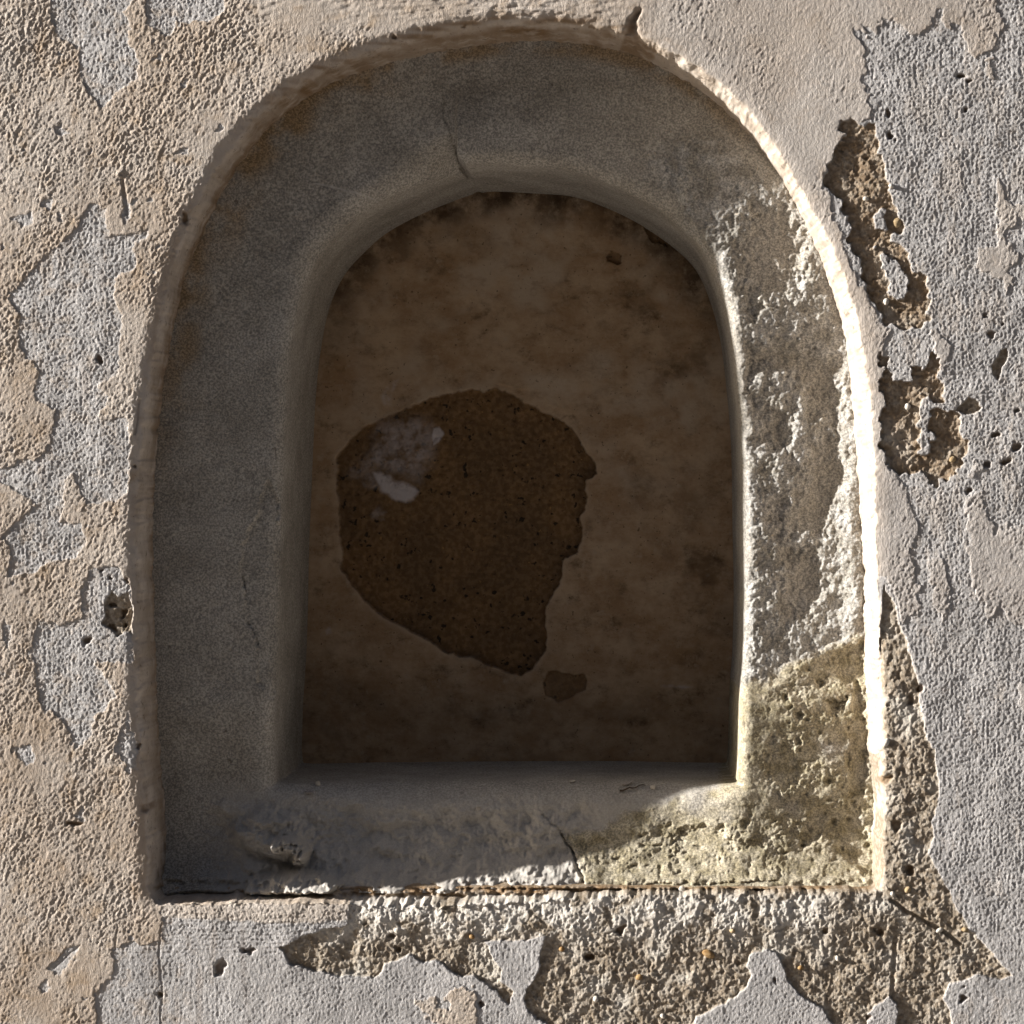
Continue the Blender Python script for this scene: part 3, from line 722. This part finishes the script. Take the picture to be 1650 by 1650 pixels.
Wt = [(z3(540,540,[(160,650),(210,640),(280,690),(350,700),(395,735),(370,780),(330,800),(270,780),(215,745)]), .95, 6), (z3(540,540,[(460,440),(490,430),(512,460),(490,510),(460,530),(450,480)]), .9, 3),
      (z3(540,540,[(200,410),(330,375),(440,395),(490,470),(465,600),(400,700),(200,650),(80,690),(50,640),(150,560),(175,460)]), .55, 22), (z3(540,540,[(165,840),(210,810),(245,840),(230,880),(170,870)]), .35, 6),
      (z3(540,540,[(60,660),(160,640),(220,720),(150,740)]), .35, 8),
      (z3(540,540,[(215,290),(240,240),(305,195),(280,260),(272,340),(230,335)]), .45, 4), ([(1064,1104),(1100,1104),(1116,1107),(1100,1111),(1066,1109)], .5, 3), ([(524,1014),(532,1010),(536,1020),(528,1024)], .35, 3)]
sm = np.zeros(u.shape, F32)
for g, a, s in Wt:
    k = sstep(s * .5, -s, local(ui, vi, g, 30, (wu * .5, wv * .5))) * a
    if a < .6: k = k * sstep(-1.3, .7, fbm(ui, vi, 20, 341, 3, .6))
    else: D = D - k * 2
    sm = np.maximum(sm, k)
edge = -dop
dark_brown = sstep(70, 10, edge + 26 * noise(ui / 55, vi / 55, 351)) * sstep(620, 430, vi)  # darker brown along the upper edges of the infill, broken up by noise
dark_brown = np.maximum(dark_brown, sstep(0.15, .75, fbm(ui, vi, 110, 352, 4, .6)) * sstep(900, 1150, ui) * .5)
dark_brown = np.maximum(dark_brown, sstep(0.3, .9, fbm(ui, vi, 150, 353, 4, .6)) * .3)
pale = sstep(-.3, .5, fbm(ui, vi, 150, 354, 3, .6)) * sstep(330, 210, np.hypot((ui - 880) * .8, vi - 560)) 
pale = np.maximum(pale, sstep(12, 0, hd) * sstep(0, 2, hd) * .6)
label = np.zeros(u.shape, np.int16); label[hd < 0] = 1; label[sd < 0] = 2; label[corner < 0] = 4; label[chipd < 0] = 5; label[(sm > .3) & (label == 1)] = 3
infill = empty("niche_infill", (0, (P_DEPTH + 10) / S, (CY - 1250) / S))
tag(infill, "brown plastered infill blocking the back of the arched niche", "infill panel")
ip = Q.split(D, [np.maximum(mo, mo2 * .8), sm, dark_brown, pale], dop < 60, label, {0: "plaster_coat", 1: "bare_mortar", 2: "broken_spot", 3: "lime_smear", 4: "broken_spot", 5: "broken_spot"}, {k: MI for k in range(6)}, infill)
for k, o in ip.items(): o.location = (0, -infill.location[1], -infill.location[2])
ip[1]["label"] = "large rounded hollow of dark bare mortar"
ip[3]["label"] = "whitish lime smear in the upper left of the hollow"

# ------------------------------------------------------------------ pebbles in the mortar, crumbs on the sill
def blob(name, seed, rx, ry, rz, mat, rough=.25, sub=3):
    import bmesh
    bm = bmesh.new(); bmesh.ops.create_icosphere(bm, subdivisions=sub, radius=1)
    r = np.random.RandomState(seed); dirs = r.randn(9, 3); dirs /= np.linalg.norm(dirs, axis=1)[:, None]; cut = .62 + .35 * r.rand(9)
    for vtx in bm.verts:
        p = np.array(vtx.co); k = 1.0
        for dd, c in zip(dirs, cut):
            q = p @ dd
            if q > c: k = min(k, 1 - rough * 2 * (q - c))
        vtx.co = (p[0] * k * rx, p[1] * k * ry, p[2] * k * rz)
    me = bpy.data.meshes.new(name); bm.to_mesh(me); bm.free()
    me.polygons.foreach_set("use_smooth", np.ones(len(me.polygons), bool))
    me.materials.append(mat)
    o = bpy.data.objects.new(name, me); COL.objects.link(o)
    return o
def at_wall(x, y):
    i = int(np.argmin(np.abs(W.us - x))); j = int(np.argmin(np.abs(W.vs - y)))
    return float(np.median(wall_depth[j - 3:j + 4, i - 3:i + 4]))
peb_y = plain("ochre_pebble", (0.27, 0.19, 0.10), (0.40, 0.31, 0.19)); peb_w = plain("pale_pebble", (0.45, 0.41, 0.35), (0.58, 0.54, 0.48)); peb_b = plain("brown_pebble", (0.26, 0.15, 0.06), (0.36, 0.24, 0.12))
for i, (x, y, a, b, m) in enumerate([(1446,358,7,9,peb_y),(1436,300,5,4,peb_w),(1142,1538,11,7,peb_b),(1463,1434,5,6,peb_y),(1428,486,5,6,peb_w),(1068,1638,5,4,peb_w),(1100,1441,6,7,peb_w),(1555,1498,6,4,peb_y),
        (1438,1440,4,4,peb_w),(1395,320,5,4,peb_w),(1428,1197,5,8,peb_w),(1514,1500,7,4,peb_w),(905,1530,5,4,peb_b),(1030,1575,6,5,peb_b),(1180,1500,5,4,peb_y),(1463,655,5,6,peb_w),(1535,740,6,5,peb_y),(1290,1560,5,4,peb_b),
        (640,1500,5,5,peb_w),(760,1510,5,4,peb_b),(960,1610,5,5,peb_w),(1350,1545,4,5,peb_w)]):
    o = blob("pebble", 40 + i, a / S, 5 / S, b / S, m)
    o.parent = wall
    o.location = ((x - CX) / S, (at_wall(x, y) - .5) / S, (CY - y) / S + 1.3)
    o.rotation_euler = (0, rng.uniform(-.6, .6), 0)
def at_stone(px, py):
    """point of the stone surface that stands at this place"""
    x = CAMU + (px - CAMU) * KF; y = CY + (py - CY) * KF
    i = int(np.argmin(np.abs(stone_sheet[0] - x))); j = int(np.argmin(np.abs(stone_sheet[1] - y)))
    return Vector(((x - CX) / S, float(stone_sheet[2][j, i]) / S, (CY - y) / S))
crumb_m = plain("pale_crumb", (0.40, 0.35, 0.28), (0.55, 0.5, 0.43)); flake_m = plain("grey_flake", (0.25, 0.22, 0.2), (0.36, 0.33, 0.3)); twig_m = plain("dry_twig", (0.05, 0.035, 0.025), (0.09, 0.065, 0.045))
for i, (x, y, rx, rz, m, nm, lb, ct) in enumerate([
    (506, 1270, 5, 5, crumb_m, "plaster_crumb", "pale plaster crumb lying in the dark lower left corner of the niche", "crumb"),
    (494, 1281, 9, 3, flake_m, "stone_flake", "thin grey flake on the sill at the foot of the smooth jamb", "flake"),
    (1010, 1268, 12, 3, flake_m, "stone_flake", "long thin flake at the back of the sill near its yellowed right end", "flake"),
    (920, 1266, 6, 3, crumb_m, "plaster_crumb", "small pale crumb at the back of the sill above the sill crack", "crumb"),
    (769, 1307, 3.5, 3.5, crumb_m, "plaster_crumb", "tiny white speck of plaster in the middle of the sloping sill face", "crumb"),
    (1052, 1274, 5, 4, crumb_m, "plaster_crumb", "pale crumb on the sill just right of the dark twig", "crumb"),
    ]):
    p = at_stone(x, y)
    o = blob(nm, 80 + i, rx / S, min(rx, 6) / S, rz / S, m, .35)
    o.location = p + Vector((0, -min(rx, 6) * .4 / S, rz * .5 / S))
    o.rotation_euler = (0, rng.uniform(-.3, .3), rng.uniform(-.5, .5))
    tag(o, lb, ct, "litter on the sill")
import bmesh
bm = bmesh.new()
pts = [at_stone(998 + 42 * k / 8, 1279 - 9 * k / 8 + math.sin(k * 1.7) * 1.2) + Vector((0, -.0012, .0006)) for k in range(9)]
org = pts[0].copy(); ring = []
for k, p in enumerate(pts):
    r = (1.9 - 1.1 * k / 8) / S
    ring.append([bm.verts.new(p - org + Vector((0, math.cos(a) * r, math.sin(a) * r))) for a in [i * math.pi / 3 for i in range(6)]])
for k in range(8):
    for i in range(6): bm.faces.new((ring[k][i], ring[k][(i + 1) % 6], ring[k + 1][(i + 1) % 6], ring[k + 1][i]))
bm.faces.new(ring[0][::-1]); bm.faces.new(ring[-1])
bmesh.ops.recalc_face_normals(bm, faces=bm.faces)
me = bpy.data.meshes.new("twig"); bm.to_mesh(me); bm.free(); me.materials.append(twig_m)
tw = bpy.data.objects.new("twig", me); COL.objects.link(tw); tw.location = org
tag(tw, "short dark dry twig lying on the back of the sill", "twig", "litter on the sill")

# ------------------------------------------------------------------ the street below
fm = plain("blocking_house_render", (0.22, 0.2, 0.18), (0.3, 0.275, 0.25), 5)
me = bpy.data.meshes.new("blocking_house"); x0, x1, y0, y1, z1 = -14, 30, -16, -5.5, 5.8
me.from_pydata([(x0,y0,0),(x1,y0,0),(x1,y1,0),(x0,y1,0),(x0,y0,z1),(x1,y0,z1),(x1,y1,z1),(x0,y1,z1)], [], [(0,1,5,4),(1,2,6,5),(2,3,7,6),(3,0,4,7),(4,5,6,7)]); me.materials.append(fm)
ho = bpy.data.objects.new("sky_blocking_house", me); COL.objects.link(ho); ho.location = (0, 0, -1.35); tag(ho, kind="structure")  # added out of view to block part of the sky light on the wall

gm = plain("street_paving", (0.29, 0.265, 0.245), (0.38, 0.35, 0.325), 6)
me = bpy.data.meshes.new("street")
me.from_pydata([(-80, -80, 0), (80, -80, 0), (80, .6, 0), (-80, .6, 0)], [], [(0, 1, 2, 3)]); me.materials.append(gm)
st = bpy.data.objects.new("street", me); COL.objects.link(st); st.location = (0, 0, -1.35)
tag(st, kind="structure")
